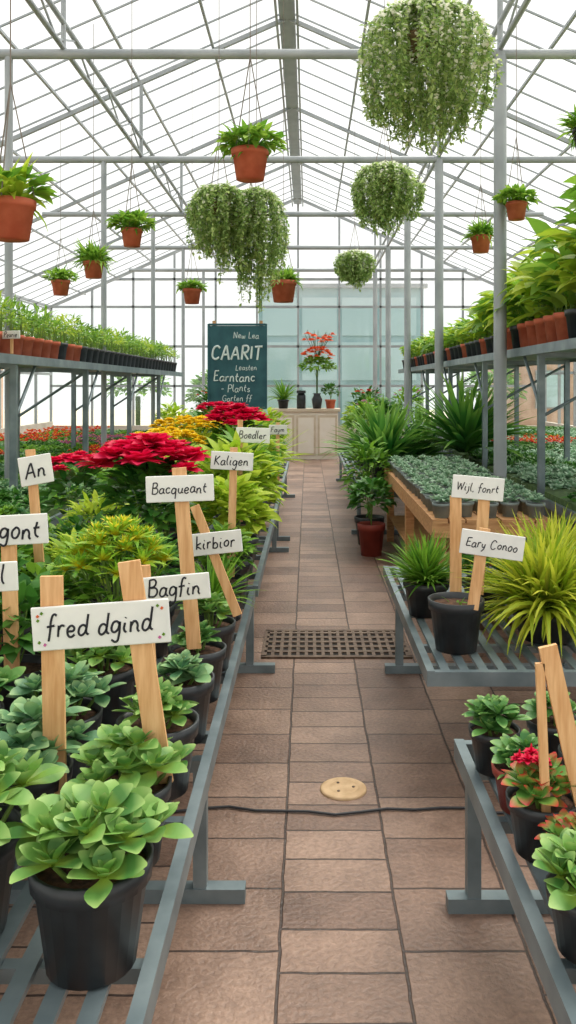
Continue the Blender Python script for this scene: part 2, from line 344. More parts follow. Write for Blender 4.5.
def bed(name,x0,x1,y0,y1,z,mats,n,spots):
    mb=MB(); mb.box(((x0+x1)/2,(y0+y1)/2,z-.03),(x1-x0,y1-y0,.06),'metal')
    mb.box(((x0+x1)/2,(y0+y1)/2,z+.02),(x1-x0-.06,y1-y0-.06,.05),'dstem')
    for y in np.arange(y0+.2,y1,2.0):
        for x in (x0+.06,x1-.06): mb.box((x,y,(z-.05)/2),(.05,.05,z-.05),'metal')
    for j in range(n):
        x=R.uniform(x0+.05,x1-.05); y=R.uniform(y0+.05,y1-.05); 
        k=mats[int((y*1.1+math.floor((x-x0)/.7)*1.7)//1)%len(mats)]
        rosette(mb,(x,y,z+.04+R.random()*.05),9,R.uniform(.07,.11),.045,k,OV3,1.3,.2,-.6)
        for (sx0,sx1,sy0,sy1,sk) in spots:
            if sx0<x<sx1 and sy0<y<sy1 and R.random()<.5:
                blossom(mb,(x,y,z+.15+R.random()*.03),.035,sk,6,2)
    mb.build(name,((x0+x1)/2,(y0+y1)/2,0))
bed('seedling_bed',-4.6,-1.7,3.2,15,.72,['leaf','leafd','succ','leaf','leafd'],4200,[(-4.6,-3.2,6,9.5,'redd'),(-3.2,-2.2,10.5,12.5,'pink'),(-2.6,-1.7,8.5,11,'redd'),(-4.6,-3.4,11,15,'redd')])
bed('seedling_bed',1.8,4.8,5.0,16,.74,['grey','jade','leafd','grey'],4200,[(1.8,4.8,10.5,12,'redd'),(3,4.8,8,9,'redd')])
# slatted wooden table
mb=MB(); x0,x1,y0,y1,z=.79,1.56,5.4,8.85,.75
for i,x in enumerate(np.arange(x0+.05,x1,.11)): mb.box((x,(y0+y1)/2,z-.012),(.098,y1-y0,.024),'pallet')
for y in (y0+.02,y1-.02,(y0+y1)/2): mb.box(((x0+x1)/2,y,z-.07),(x1-x0,.03,.09),'pallet')
for x in (x0+.015,x1-.015): mb.box((x,(y0+y1)/2,z-.07),(.025,y1-y0-.08,.09),'pallet')
for y in (y0+.08,(y0+y1)/2,y1-.08):
    for x in (x0+.06,x1-.06): mb.box((x,y,(z-.11)/2),(.07,.07,z-.11),'pallet')
mb.box(((x0+x1)/2,(y0+y1)/2,.25),(x1-x0-.1,y1-y0-.1,.02),'pallet')
mb.build('wooden_table',((x0+x1)/2,(y0+y1)/2,0))
mb=MB()
for i,x in enumerate(np.arange(.87,1.5,.15)):
    for y in np.arange(5.5,8.75,.155):
        xx=x+R.normal(0,.006); yy=y+(i%2)*.05
        pot(mb,(xx,yy,z),.062,.095,'greypot',12)
        for q in range(4):
            a=q*1.57+R.random(); rosette(mb,(xx+.035*math.cos(a),yy+.035*math.sin(a),z+.09+R.random()*.04),10,.062,.034,'grey',OV3,1.4,.2,-.4)
mb.build('potted_echeveria_group',(1.17,7.1,z))
# ------------------------------------------------------------ bench plants
def place(name,x,y,z,r,h,pk,fn):
    mb=MB(); pot(mb,(x,y,z),r,h,pk,24 if y<4 else 14); fn(mb,(x,y,z+h*.9)); return mb.build(name,(x,y,z))
def f_succ(k,rad,n,L,W,top=.1,nl=13,e1=-.05):
    def f(mb,p):
        for j in range(n):
            a=j*GA; q=rad*math.sqrt((j+.3)/n); hh=top*(1-.6*(q/rad)**2)*R.uniform(.8,1.15)
            c=(p[0]+q*math.cos(a),p[1]+q*math.sin(a),p[2]+hh)
            mb.tube((p[0]+q*.5*math.cos(a),p[1]+q*.5*math.sin(a),p[2]-.01),c,.006,'stem',5,.005)
            rosette(mb,c,nl,L*R.uniform(.85,1.1),W,k,OB,1.3,e1,-.15,.3)
    return f
def f_bush(k,rad,H,n,L,W,prof=OV3):
    return lambda mb,p: bush(mb,p,rad,H,n,L,W,k,prof)
def f_tuft(k,n,L,W,**kw):
    return lambda mb,p: tuft(mb,p,n,L,W,k,**kw)
def f_flower(k,rad,H,fr,fH,n,r,lk='leafd',nl=160,L=.1):
    def f(mb,p):
        bush(mb,p,rad,H,nl,L,L*.5,lk,OV3)
        flowerdome(mb,(p[0],p[1],p[2]+H-fH*.6),fr,fH,n,r,k,layers=3)
    return f
def f_mum(mb,p):
    bush(mb,p,.15,.3,180,.08,.02,'leaf',OV3)
    for j in range(26):
        a=j*GA; q=.18*math.sqrt((j+.3)/26); c=(p[0]+q*math.cos(a),p[1]+q*math.sin(a),p[2]+.25+.14*(1-(q/.18)**2))
        mb.tube(p,c,.003,'stem',4); rosette(mb,c,32,.095,.02,'golden',BL3,1.5,.1,-.6,.2)
        if q<.13: rosette(mb,(c[0],c[1],c[2]+.02),16,.05,.016,'goldc',BL3,1.5,.5,-.3,.2)
Z=.5
L_=[ # x,y,r,h,pot,name,fn
(-.415,1.63,.115,.2,'black','potted_succulent',f_succ('succ2',.125,11,.095,.054,.10,13)),
(-.70,1.72,.115,.2,'black','potted_succulent',f_succ('succ2',.14,12,.095,.054,.14,13)),
(-.42,1.98,.10,.18,'black','potted_succulent',f_succ('succ2',.11,9,.088,.05,.09,13)),
(-.68,2.06,.105,.18,'black','potted_succulent',f_succ('succ',.13,11,.088,.05,.12,13)),
(-.94,2.0,.11,.18,'black','potted_succulent',f_succ('succ2',.13,10,.09,.052,.14,13)),
(-.41,2.32,.11,.19,'black','potted_succulent',f_succ('succ2',.06,6,.085,.046,.08)),
(-.69,2.38,.11,.19,'black','potted_succulent',f_succ('succ',.11,10,.08,.046,.1)),
(-.97,2.38,.11,.19,'black','potted_succulent',f_succ('jade',.12,10,.085,.048,.14)),
(-.40,2.66,.105,.19,'black','potted_succulent',f_succ('succ',.06,6,.075,.043,.06)),
(-.66,2.74,.11,.2,'black','potted_succulent',f_succ('succ2',.1,8,.08,.046,.09)),
(-.94,2.74,.11,.2,'black','potted_leafy_plant',f_bush('leafd',.15,.26,240,.08,.045)),
(-1.2,2.6,.11,.2,'black','potted_leafy_plant',f_bush('leaf',.15,.3,240,.08,.045)),
(-.39,3.0,.10,.18,'black','potted_succulent',f_succ('jade',.05,5,.07,.042,.06)),
(-.68,3.04,.12,.22,'black','potted_chrysanthemum',f_mum),
(-.95,3.1,.11,.2,'black','potted_leafy_plant',f_bush('leaf',.16,.26,240,.07,.035)),
(-1.2,3.0,.11,.2,'terra','potted_geranium',f_flower('red',.15,.4,.12,.07,9,.055)),
(-.385,3.32,.10,.18,'black','potted_succulent',f_succ('succ2',.08,7,.075,.045,.1)),
(-.66,3.5,.11,.2,'black','potted_leafy_plant',f_bush('leafd',.15,.3,260,.06,.03)),
(-.93,3.45,.11,.2,'black','potted_leafy_plant',f_bush('lime',.15,.3,220,.07,.03)),
(-1.2,3.4,.11,.2,'black','potted_leafy_plant',f_bush('leaf',.15,.34,220,.08,.045)),
(-.40,3.65,.105,.19,'black','potted_grass_lily',f_tuft('leaf',130,.24,.014)),
(-.76,4.05,.13,.22,'black','potted_poinsettia',f_flower('red',.19,.56,.24,.18,20,.11,'leafd',300,.11)),
(-1.0,3.8,.11,.2,'black','potted_leafy_plant',f_bush('leafd',.16,.32,240,.07,.03)),
(-1.23,3.8,.11,.2,'black','potted_leafy_plant',f_bush('leaf',.16,.3,220,.08,.04)),
(-.40,4.02,.11,.19,'black','potted_leafy_plant',f_bush('leaf',.13,.25,220,.07,.04)),
(-.42,4.42,.13,.2,'black','potted_hydrangea',f_bush('lime',.19,.42,300,.11,.06,OV)),
(-1.05,4.25,.12,.2,'black','potted_leafy_plant',f_bush('lime',.18,.36,280,.07,.03)),
(-1.25,4.55,.12,.2,'black','potted_geranium',f_flower('red',.16,.5,.15,.09,10,.065)),
(-.43,4.95,.14,.22,'black','potted_hydrangea',f_bush('lime',.22,.54,320,.12,.065,OV)),
(-.80,4.75,.13,.2,'black','potted_leafy_plant',f_bush('leaf',.2,.45,280,.1,.05)),
(-.44,5.45,.14,.22,'black','potted_hydrangea',f_bush('leaf',.21,.56,320,.12,.065,OV)),
(-.82,5.3,.13,.2,'black','potted_leafy_plant',f_bush('lime',.2,.55,300,.1,.05)),
(-1.12,5.1,.13,.2,'black','potted_leafy_plant',f_bush('leaf',.18,.42,260,.1,.05)),
(-.52,6.05,.14,.22,'black','potted_geranium',f_flower('red',.2,.68,.19,.14,16,.1,'leaf',280,.1)),
(-.97,5.85,.14,.2,'black','potted_marigold',f_flower('yflow',.22,.56,.26,.12,50,.05,'lime',260,.08)),
(-.95,6.5,.14,.2,'black','potted_marigold',f_flower('yflow',.22,.62,.26,.12,50,.05,'lime',240,.08)),
(-.45,6.6,.14,.22,'black','potted_hydrangea',f_bush('lime',.2,.56,280,.11,.06,OV)),
(-.45,7.2,.14,.22,'black','potted_leafy_plant',f_bush('leaf',.2,.54,260,.1,.06)),
(-.93,7.2,.14,.2,'black','potted_marigold',f_flower('yflow',.22,.6,.24,.12,34,.05,'lime',220,.08)),
(-.45,7.85,.14,.22,'black','potted_leafy_plant',f_bush('lime',.2,.55,260,.1,.06)),
(-.95,8.0,.14,.2,'black','potted_leafy_plant',f_bush('leafd',.25,.65,280,.12,.06)),
(-.48,8.8,.14,.22,'black','potted_leafy_plant',f_bush('leaf',.2,.55,220,.1,.06)),
(-.98,9.1,.14,.22,'black','potted_geranium',f_flower('red',.24,.68,.2,.1,14,.07,'leaf',220,.1)),
(-.48,9.7,.14,.22,'black','potted_dracaena',f_tuft('lime',80,.6,.05)),
(-.98,10.2,.14,.22,'black','potted_dracaena',f_tuft('leafd',80,.6,.05)),
(-.5,10.8,.14,.22,'black','potted_leafy_plant',f_bush('lime',.25,.6,220,.1,.06)),
]
for (x,y,r,h,pk,nm,fn) in L_: place(nm,x,y,Z,r,h,pk,fn)
def f_kal(mb,p):
    f_succ('rtip',.06,8,.07,.04,.06)(mb,p)
    for q in range(5):
        a=R.random()*6.28; d=.06*R.random(); blossom(mb,(p[0]+d*math.cos(a),p[1]+d*math.sin(a),p[2]+.08+R.random()*.02),.024,'red',7,3,'red')
R_=[
(.535,2.44,.072,.12,'black','potted_succulent',f_succ('jade',.06,8,.065,.034,.07)),
(.72,2.5,.075,.12,'black','potted_succulent',f_succ('jade',.055,7,.06,.034,.07)),
(.56,2.22,.078,.11,'terrad','potted_succulent',f_succ('jade',.055,8,.062,.034,.05)),
(.75,2.28,.075,.12,'black','potted_succulent',f_succ('succ2',.055,7,.06,.034,.06)),
(.553,2.01,.082,.13,'black','potted_kalanchoe',None),
(.75,2.06,.08,.12,'terrad','potted_kalanchoe',None),
(.585,1.84,.07,.10,'terra','potted_succulent',f_succ('rtip',.055,7,.06,.034,.05)),
(.548,1.66,.08,.12,'black','potted_succulent',f_succ('succ2',.085,9,.08,.046,.06)),
(.57,4.1,.11,.16,'black','potted_grass_lily',f_tuft('leaf',300,.26,.016,droop=-1.1)),
(.62,3.56,.115,.21,'black','soil_pot',lambda mb,p:tuft(mb,p,6,.05,.01,'leaf')),
(1.04,3.72,.15,.13,'black','potted_japanese_forest_grass',f_tuft('yel',560,.42,.024,droop=-1.9,spread=.08)),
(.88,4.2,.12,.14,'black','potted_leafy_plant',f_bush('leafd',.15,.16,180,.08,.04)),
(1.25,4.3,.14,.15,'black','potted_japanese_forest_grass',f_tuft('yel',300,.36,.022,droop=-1.8,spread=.06)),
(.85,9.3,.18,.26,'black','potted_dracaena',f_tuft('dra',170,.78,.075,spread=.06,droop=-1.1)),
(1.3,9.9,.16,.26,'black','potted_dracaena',f_tuft('dra',120,.7,.07,spread=.06)),
(.82,10.6,.16,.26,'black','potted_dracaena',f_tuft('dra',110,.66,.06,spread=.06)),
(.8,11.8,.16,.26,'black','potted_leafy_plant',f_bush('leaf',.25,.6,220,.12,.06)),
(1.15,12.6,.16,.26,'black','potted_leafy_plant',f_bush('leafd',.25,.65,220,.12,.06)),
(.8,13.6,.16,.26,'black','potted_leafy_plant',f_bush('lime',.22,.55,200,.12,.06)),
]
for (x,y,r,h,pk,nm,fn) in R_: place(nm,x,y,Z,r,h,pk,fn or f_kal)
mb=MB(); x,y=1.72,9.25; pot(mb,(x,y,0),.2,.4,'black',16); mb.tube((x,y,.36),(x,y,.85),.03,'dstem',8); tuft(mb,(x,y,.88),170,.9,.08,'dra',spread=.06,droop=-1.1); mb.build('potted_dracaena',(x,y,0))
mb=MB(); pot(mb,(.60,8.05,0),.13,.3,'terrad',16); bush(mb,(.60,8.05,.28),.2,.42,220,.1,.05,'leafd',OV3); mb.build('potted_leafy_plant',(.62,7.9,0))
mb=MB(); pot(mb,(.62,8.6,0),.15,.28,'black',16); bush(mb,(.62,8.6,.24),.25,.8,280,.12,.05,'leaf',OV3); mb.build('potted_leafy_plant',(.6,8.5,0))
# shelf rows
mb=MB(); zz=1.83
for xi,x in enumerate((-2.34,-2.6,-2.86)):
    for i,y in enumerate(np.arange(4.5,14.7,.245)):
        k='terra' if y<8.5 else 'black'
        if i%5==4 and y>7: k='black'
        pot(mb,(x,y,zz),.1,.17,k,12)
        lk=['fern','leaf','fern','lime'][(i//2+xi)%4]
        bush(mb,(x,y,zz+.14),.13,.22+.12*R.random(),75,.07,.022,lk,OV3,droop=-.4)
mb.build('shelf_plants_row',(-2.6,9.6,zz))
mb=MB(); zz=1.91
for xi,x in enumerate((1.9,2.2,2.5)):
    for i,y in enumerate(np.arange(4.55,16.2,.27)):
        k='terra' if (y<7.9 and i%6!=5) else ('black' if i%4 else 'terra')
        pot(mb,(x,y,zz),.115,.22 if y<8 else .18,k,14)
        big=y<9
        n=32 if big else 28
        az=R.random(n)*6.28
        hh=(.78 if y<6.2 else .6 if y<7.4 else .48 if big else .34)*(1.12 if xi else .7)
        P=np.zeros((n,3)); st=R.uniform(.15,1,n)*hh
        P[:,0]=x+np.cos(az)*st*.3; P[:,1]=y+np.sin(az)*st*.3; P[:,2]=zz+.18+st
        for q in range(0,n,2): mb.tube((x,y,zz+.17),P[q],.004,'stem',4)
        lk=['lime','leaf','lime','fern'][(i//2+xi)%4] if big else ['leaf','lime','fern'][(i+xi)%3]
        mb.leaves(P,az,R.uniform(.0,1.0,n),R.uniform(.16,.26,n)*(1.15 if big else .7),R.uniform(.1,.15,n)*(1.1 if big else .6),-R.uniform(.5,1.3,n),lk,[.25,.8,1,.95,.7,.35,.03],.25)
mb.build('shelf_foliage_plants_row',(2.2,10.3,zz))
# ------------------------------------------------------------ hanging plants
def wires(mb,x,y,z,r,hook=.45):
    t=(x,y,z+hook)
    for a in (0.5,2.6,4.7): mb.tube((x+r*math.cos(a),y+r*math.sin(a),z),t,.0035,'wire',4)
    mb.tube(t,(x,y,roofz(x)-.03),.0035,'wire',4)
def trailing(name,x,y,z,rx,hh,ns,flower=.0,ragged=.2,nl=34,lsz=.03,rope=.016,top=.5,tails=6):
    # strings of tiny leaves arching out of a coir basket and falling; z = centre, hh = full height
    mb=MB(); br=rx*.4; zt0=z+hh*.5-hh*.25
    mb.lathe([(.001,-br*.9),(br*.6,-br*.7),(br*.95,-br*.2),(br,0),(br*.9,0),(.001,-.02)],(x,y,zt0),'coir',14)
    P=[];fr=[]
    for s in range(ns):
        a=s*GA+R.normal(0,.2); rr=rx*math.sqrt((s+.5)/ns)*R.uniform(.86,1.06)
        u=min(1,rr/rx); T=z+hh*.5
        zb=T-hh*top*(1-math.sqrt(max(0,1-(u*.97)**2)))+R.normal(0,.012)
        ze=z-hh*.5*(math.sqrt(max(0.0,1-(u*.88)**2)))-hh*ragged*R.uniform(-1,.8)
        if s%(ns//tails)==0: ze=min(ze,z-hh*.5)-hh*R.uniform(.05,.25); rr*=.55
        ze=min(ze,zb-hh*.12)
        n1=int(nl*.35*max(.35,u)); n2=nl-n1; pts=[]
        for i in range(n1):
            t=(i+1)/n1; r_=rr*t; ut=u*t
            pts.append((x+r_*math.cos(a),y+r_*math.sin(a),T-(T-zb)*(1-math.sqrt(max(0,1-(t*.98)**2)))/(1-math.sqrt(1-.98**2))))
        sw=R.normal(0,.25); 
        for i in range(n2):
            t=(i+1)/n2; r_=rr*(1+.04*math.sin(t*3))-rr*.14*t*t
            pts.append((x+r_*math.cos(a+sw*t*t),y+r_*math.sin(a+sw*t*t),zb+(ze-zb)*t))
        mb.path(pts[::5]+[pts[-1]],.0025,'tstem',4)
        for p in pts: P+=[p]*3
        fr+=list(np.repeat(np.linspace(0,1,len(pts)),3))
    P=np.array(P); n=len(P); fr=np.array(fr)
    az=R.random(n)*6.283; rp=rope*(1-.5*fr); P=P+np.stack([np.cos(az)*rp*R.random(n),np.sin(az)*rp*R.random(n),R.normal(0,.006,n)],-1)
    fl=R.random(n)<flower*(1.15-fr)
    sz=lsz*R.uniform(.7,1.25,n)
    mb.leaves(P[~fl],az[~fl],R.uniform(-.9,.6,(~fl).sum()),sz[~fl],sz[~fl]*.55,-.7,'trail',[.3,1,.08],.2)
    if flower: mb.leaves(P[fl],az[fl],R.uniform(-.2,1.0,fl.sum()),sz[fl]*.75,sz[fl]*.65,-.3,'white',[.4,1,.3],.2)
    wires(mb,x,y,zt0,br,hh*.25+.4)
    mb.build(name,(x,y,z))
trailing('hanging_trailing_plant',.62,4.5,3.27,.37,.66,130,.4,.16,nl=40,lsz=.03,rope=.02,tails=5)
trailing('hanging_trailing_plant',-.68,6.5,2.86,.26,.52,80,.15,.24,lsz=.034,rope=.018)
trailing('hanging_trailing_plant',-.40,6.6,2.76,.25,.72,80,.15,.28,lsz=.034,rope=.018,tails=9)
trailing('hanging_trailing_plant',.72,8.0,3.4,.35,.54,90,.25,.18,lsz=.04,rope=.022)
trailing('hanging_trailing_plant',.66,12,3.28,.29,.42,80,.2,.14,nl=24,lsz=.048,rope=.025)
def hangpot(x,y,z,r,k,kind,sz):
    mb=MB(); pot(mb,(x,y,z-r*.8),r,r*1.6,k,18)
    p=(x,y,z+r*.6)
    if kind=='fern': tuft(mb,p,190,sz,.03,'fern',droop=-2.2,spread=r*.7,prof=BL3); bush(mb,p,sz*.6,sz*.5,120,.06,.03,'leaf',OV3)
    elif kind=='leaf': bush(mb,(x,y,z+r*.4),sz,sz*.8,190,.08,.045,'fern',OV); tuft(mb,p,60,sz*1.2,.03,'leaf',droop=-2)
    elif kind=='pothos': tuft(mb,p,60,sz,.05,'lime',droop=-2.2,prof=[.2,.8,1,.8,.4,.03]); bush(mb,p,sz*.6,sz*.5,60,.11,.06,'leaf',OV)
    wires(mb,x,y,z+r*.8,r,.55); mb.build('hanging_basket_plant',(x,y,z))
hangpot(-.34,5,2.90,.11,'terra','leaf',.18)
hangpot(-1.40,4,2.38,.115,'terra','pothos',.28)
hangpot(-1.45,7,2.82,.09,'terra','leaf',.17)
hangpot(-2.27,9,2.83,.11,'terra','fern',.28)
hangpot(-3.2,11,2.87,.12,'terra','leaf',.2)
hangpot(-1.5,11,2.76,.12,'terra','leaf',.16)
hangpot(-.26,9,2.6,.14,'terra','fern',.2)
hangpot(1.74,7.1,3.06,.09,'terra','leaf',.15)
hangpot(1.83,9,3.1,.11,'terra','fern',.22)
hangpot(1.72,5.2,3.1,.1,'black','fern',.2)
# ------------------------------------------------------------ handwriting
G={
'a':(.5,[[(.42,.4),(.25,.5),(.06,.3),(.1,.05),(.28,.04),(.42,.35)],[(.43,.5),(.42,.12),(.54,.02)]]),
'b':(.5,[[(.08,1),(.07,.5),(.08,.02)],[(.08,.3),(.25,.5),(.43,.3),(.35,.05),(.09,.06)]]),
'c':(.45,[[(.4,.42),(.25,.5),(.06,.27),(.2,.01),(.42,.1)]]),
'd':(.52,[[(.42,.38),(.25,.5),(.06,.28),(.14,.02),(.3,.06),(.42,.3)],[(.46,1.02),(.43,.5),(.44,.1),(.54,.02)]]),
'e':(.46,[[(.07,.25),(.36,.3),(.3,.48),(.15,.47),(.06,.2),(.2,0),(.42,.1)]]),
'f':(.4,[[(.42,.95),(.3,1.02),(.18,.8),(.16,.3),(.12,-.15)],[(.0,.48),(.36,.52)]]),
'g':(.5,[[(.42,.38),(.25,.5),(.06,.3),(.14,.05),(.32,.1),(.43,.48)],[(.43,.48),(.42,-.1),(.3,-.38),(.08,-.28)]]),
'h':(.5,[[(.08,1),(.08,.02)],[(.08,.28),(.28,.5),(.4,.35),(.42,.02)]]),
'i':(.25,[[(.1,.5),(.1,.1),(.2,.02)],[(.12,.72),(.14,.76)]]),
'j':(.28,[[(.16,.5),(.15,-.2),(.0,-.35)],[(.17,.72),(.19,.76)]]),
'k':(.48,[[(.08,1),(.08,.02)],[(.4,.48),(.1,.24),(.28,.15),(.44,.01)]]),
'l':(.25,[[(.1,1),(.09,.2),(.2,.01)]]),
'm':(.72,[[(.07,.5),(.07,.02)],[(.07,.3),(.2,.49),(.33,.35),(.34,.02)],[(.34,.3),(.48,.49),(.6,.35),(.62,.02)]]),
'n':(.5,[[(.07,.5),(.07,.02)],[(.07,.28),(.25,.5),(.38,.35),(.4,.1),(.48,.01)]]),
'o':(.48,[[(.25,.5),(.07,.28),(.2,.01),(.42,.2),(.36,.45),(.22,.5)]]),
'q':(.52,[[(.42,.38),(.25,.5),(.06,.3),(.14,.05),(.32,.1),(.43,.48)],[(.43,.48),(.42,-.38)]]),
'r':(.38,[[(.08,.5),(.08,.02)],[(.08,.3),(.2,.48),(.36,.46)]]),
's':(.4,[[(.34,.45),(.15,.48),(.1,.33),(.3,.2),(.28,.03),(.05,.05)]]),
't':(.36,[[(.17,.85),(.15,.15),(.3,.02)],[(.02,.52),(.32,.55)]]),
'u':(.5,[[(.07,.5),(.08,.12),(.22,.01),(.38,.2),(.4,.5)],[(.4,.5),(.4,.1),(.5,.02)]]),
'w':(.6,[[(.05,.5),(.15,.02),(.28,.4),(.4,.02),(.52,.5)]]),
'y':(.48,[[(.07,.5),(.12,.15),(.25,.12),(.38,.48)],[(.38,.48),(.3,-.1),(.1,-.36)]]),
'A':(.65,[[(.02,0),(.3,.95),(.35,.95)],[(.33,.97),(.58,0)],[(.12,.35),(.5,.38)]]),
'B':(.6,[[(.08,.95),(.08,0)],[(.08,.93),(.4,.9),(.4,.6),(.12,.5)],[(.12,.5),(.5,.42),(.45,.05),(.06,.02)]]),
'C':(.65,[[(.58,.8),(.35,.97),(.06,.5),(.25,.02),(.58,.15)]]),
'E':(.55,[[(.5,.95),(.1,.93)],[(.1,.93),(.08,.02)],[(.08,.02),(.52,.05)],[(.1,.5),(.42,.52)]]),
'F':(.55,[[(.52,.95),(.1,.93)],[(.1,.93),(.08,0)],[(.1,.5),(.42,.52)]]),
'G':(.65,[[(.55,.82),(.35,.97),(.06,.5),(.25,.02),(.55,.1),(.56,.42)],[(.38,.42),(.6,.42)]]),
'I':(.25,[[(.1,.95),(.1,0)]]),
'K':(.6,[[(.08,.95),(.08,0)],[(.5,.93),(.1,.45)],[(.12,.47),(.55,0)]]),
'L':(.5,[[(.1,.95),(.08,.02)],[(.08,.02),(.48,.04)]]),
'N':(.65,[[(.08,0),(.08,.95)],[(.08,.95),(.52,.02)],[(.52,.02),(.54,.95)]]),
'P':(.52,[[(.08,.95),(.08,0)],[(.08,.93),(.45,.88),(.42,.5),(.1,.45)]]),
'R':(.58,[[(.08,.95),(.08,0)],[(.08,.93),(.45,.88),(.42,.52),(.1,.47)],[(.2,.46),(.55,0)]]),
'S':(.5,[[(.44,.85),(.25,.97),(.08,.75),(.4,.4),(.3,.03),(.05,.12)]]),
'T':(.55,[[(.0,.93),(.55,.95)],[(.28,.94),(.26,0)]]),
'W':(.85,[[(.02,.95),(.2,.02)],[(.2,.02),(.4,.8)],[(.4,.8),(.6,.02)],[(.6,.02),(.8,.95)]]),
',':(.2,[[(.1,.08),(.06,-.1)]]),'-':(.4,[[(.05,.35),(.32,.36)]]),' ':(.3,[])}
def write(txt,size,mat,thick=.05,maxw=None,shear=.14,name='lettering'):
    w=sum(G[c][0]+.07 for c in txt); s=size
    if maxw and w*s>maxw: s=maxw/w
    cu=bpy.data.curves.new(name,'CURVE'); cu.dimensions='3D'; cu.bevel_depth=thick*s; cu.bevel_resolution=1; cu.resolution_u=5
    x=-w/2
    for c in txt:
        gw,strokes=G[c]; jy=R.normal(0,.04); jr=R.uniform(.92,1.1)
        for st in strokes:
            sp=cu.splines.new('BEZIER'); sp.bezier_points.add(len(st)-1)
            for b,(px,py) in zip(sp.bezier_points,st):
                yy=(py*jr+jy-.42); b.co=((x+px+yy*shear)*s,yy*s,0); b.handle_left_type=b.handle_right_type='AUTO'
        x+=gw+.07
    cu.materials.append(M[mat]); o=bpy.data.objects.new(name,cu); sc.collection.objects.link(o); return o
# ------------------------------------------------------------ label signs
def sign(x,y,z,w,h,rot,txt,stakes,size,yaw=0,dots=False):
    e=bpy.data.objects.new('plant_label_sign',None); sc.collection.objects.link(e); e.location=(x,y,z); e.empty_display_size=.05
    Rm=Matrix.Rotation(math.radians(yaw),4,'Z')@Matrix.Rotation(math.radians(-rot),4,'Y')
    mb=MB()
    if txt: 
        mb.box((0,0,0),(w,.008,h),'board',Rm); o=mb.build('board',parent=e)
        bv=o.modifiers.new('b','BEVEL'); bv.width=.003; bv.segments=2
    mb=MB()
    for (xa,za,xb,zb,sw) in stakes:
        d=Vector((xb-xa,0,zb-za)); ln=d.length; ang=math.atan2(xa-xb,za-zb)
        mb.box(((xa+xb)/2-x,.013,(za+zb)/2-z),(sw,.012,ln),'wood',Matrix.Rotation(ang,4,'Y'))
    mb.build('stake',parent=e)
    if txt:
        t=write(txt,size,'ink',.055,w*.82); t.parent=e
        t.matrix_local=Rm@Matrix.Translation((0,-.0045,0))@Matrix.Rotation(math.radians(90),4,'X')
    if dots:
        mb=MB()
        for (dx,dz,k) in ((-.45,.3,'orange'),(-.42,.36,'leaf'),(-.45,.2,'leaf'),(-.45,-.3,'leaf'),(.45,.3,'orange'),(.42,.36,'leaf'),(.45,-.3,'leaf'),(.42,-.36,'pink'),(-.41,-.36,'pink')):
            v=Rm@Vector((dx*w,-.005,dz*h)); mb.box(tuple(v),(.006,.002,.006),k,Rm@Matrix.Rotation(.7,4,'Y'))
        mb.build('flower_motif',parent=e)
sign(-.487,2.0,1.038,.325,.103,4,'fred dgind',[(-.607,1.15,-.598,.63,.052),(-.424,1.185,-.345,.66,.052)],.05,dots=True)
sign(-.391,2.5,1.006,.206,.076,5,'Bagfin',[(-.485,1.07,-.462,.7,.035)],.05)
sign(-.437,2.9,1.25,.232,.09,2,'Bacqueant',[(-.442,1.32,-.39,.70,.048)],.046)
sign(-.352,3.25,1.0,.2,.085,6,'kirbior',[(-.435,1.14,-.27,.72,.035)],.048)
sign(-.358,4.0,1.247,.2,.085,-3,'Kaligen',[(-.35,1.31,-.365,.7,.035)],.05)
sign(-.324,5.0,1.31,.2,.09,-2,'Boedler',[(-.4,1.4,-.4,.8,.03)],.05)
sign(-.247,7.0,1.24,.15,.08,0,'Faym',[(-.25,1.3,-.25,.8,.03)],.045)
sign(-1.024,3.2,1.284,.12,.11,8,'An',[(-1.05,1.36,-1.0,.75,.035)],.06,yaw=25)
sign(-.895,2.6,1.16,.2,.092,3,'ugont',[(-.92,1.14,-.91,.72,.045)],.066)
sign(-.85,2.3,1.083,.13,.08,3,'Sol',[(-.86,1.07,-.86,.75,.035)],.05)
sign(.74,3.7,1.156,.226,.1,-5,'Wijl, fonrt',[(.645,1.12,.645,.69,.05),(.77,1.12,.74,.69,.05)],.05)
sign(.748,3.45,.955,.26,.1,-8,'Eary Conoo',[(.72,1.02,.67,.69,.045)],.05)
sign(.58,1.95,.9,.001,.001,0,'',[(.553,1.0,.645,.6,.042),(.535,.96,.55,.6,.02)],.01)
sign(-2.2,6.3,1.98,.16,.06,0,'Peurie',[(-2.2,1.97,-2.2,1.84,.02)],.04,yaw=-20)
# ------------------------------------------------------------ chalkboard
e=bpy.data.objects.new('chalkboard_sign',None); sc.collection.objects.link(e); e.location=(-1.08,13,1.9)
mb=MB(); mb.box((0,0,0),(.86,.03,1.24),'chalk'); 
for s in (-1,1): mb.box((s*.44,-.003,0),(.03,.045,1.3),'chalk'); mb.box((0,-.003,s*.64),(.86,.045,.03),'chalk')
for s in (-1,1): mb.box((s*.36,.04,-.6),(.05,.04,2.6),'pallet')
mb.build('panel',parent=e)
for (t,x,z,s,mw,th) in (('New Lea',.14,.47,.1,.4,.05),('CAARIT',0,.2,.3,.78,.075),('Leasten',.14,-.02,.09,.36,.05),('Earntanc',-.04,-.17,.15,.66,.06),('- Plants',-.02,-.34,.12,.5,.05),('Garten ff',.0,-.49,.1,.5,.05)):
    o=write(t,s,'chalkw',th,mw,.1,'chalk_text'); o.parent=e; o.location=(x,-.018,z); o.rotation_euler=(math.pi/2,0,0)
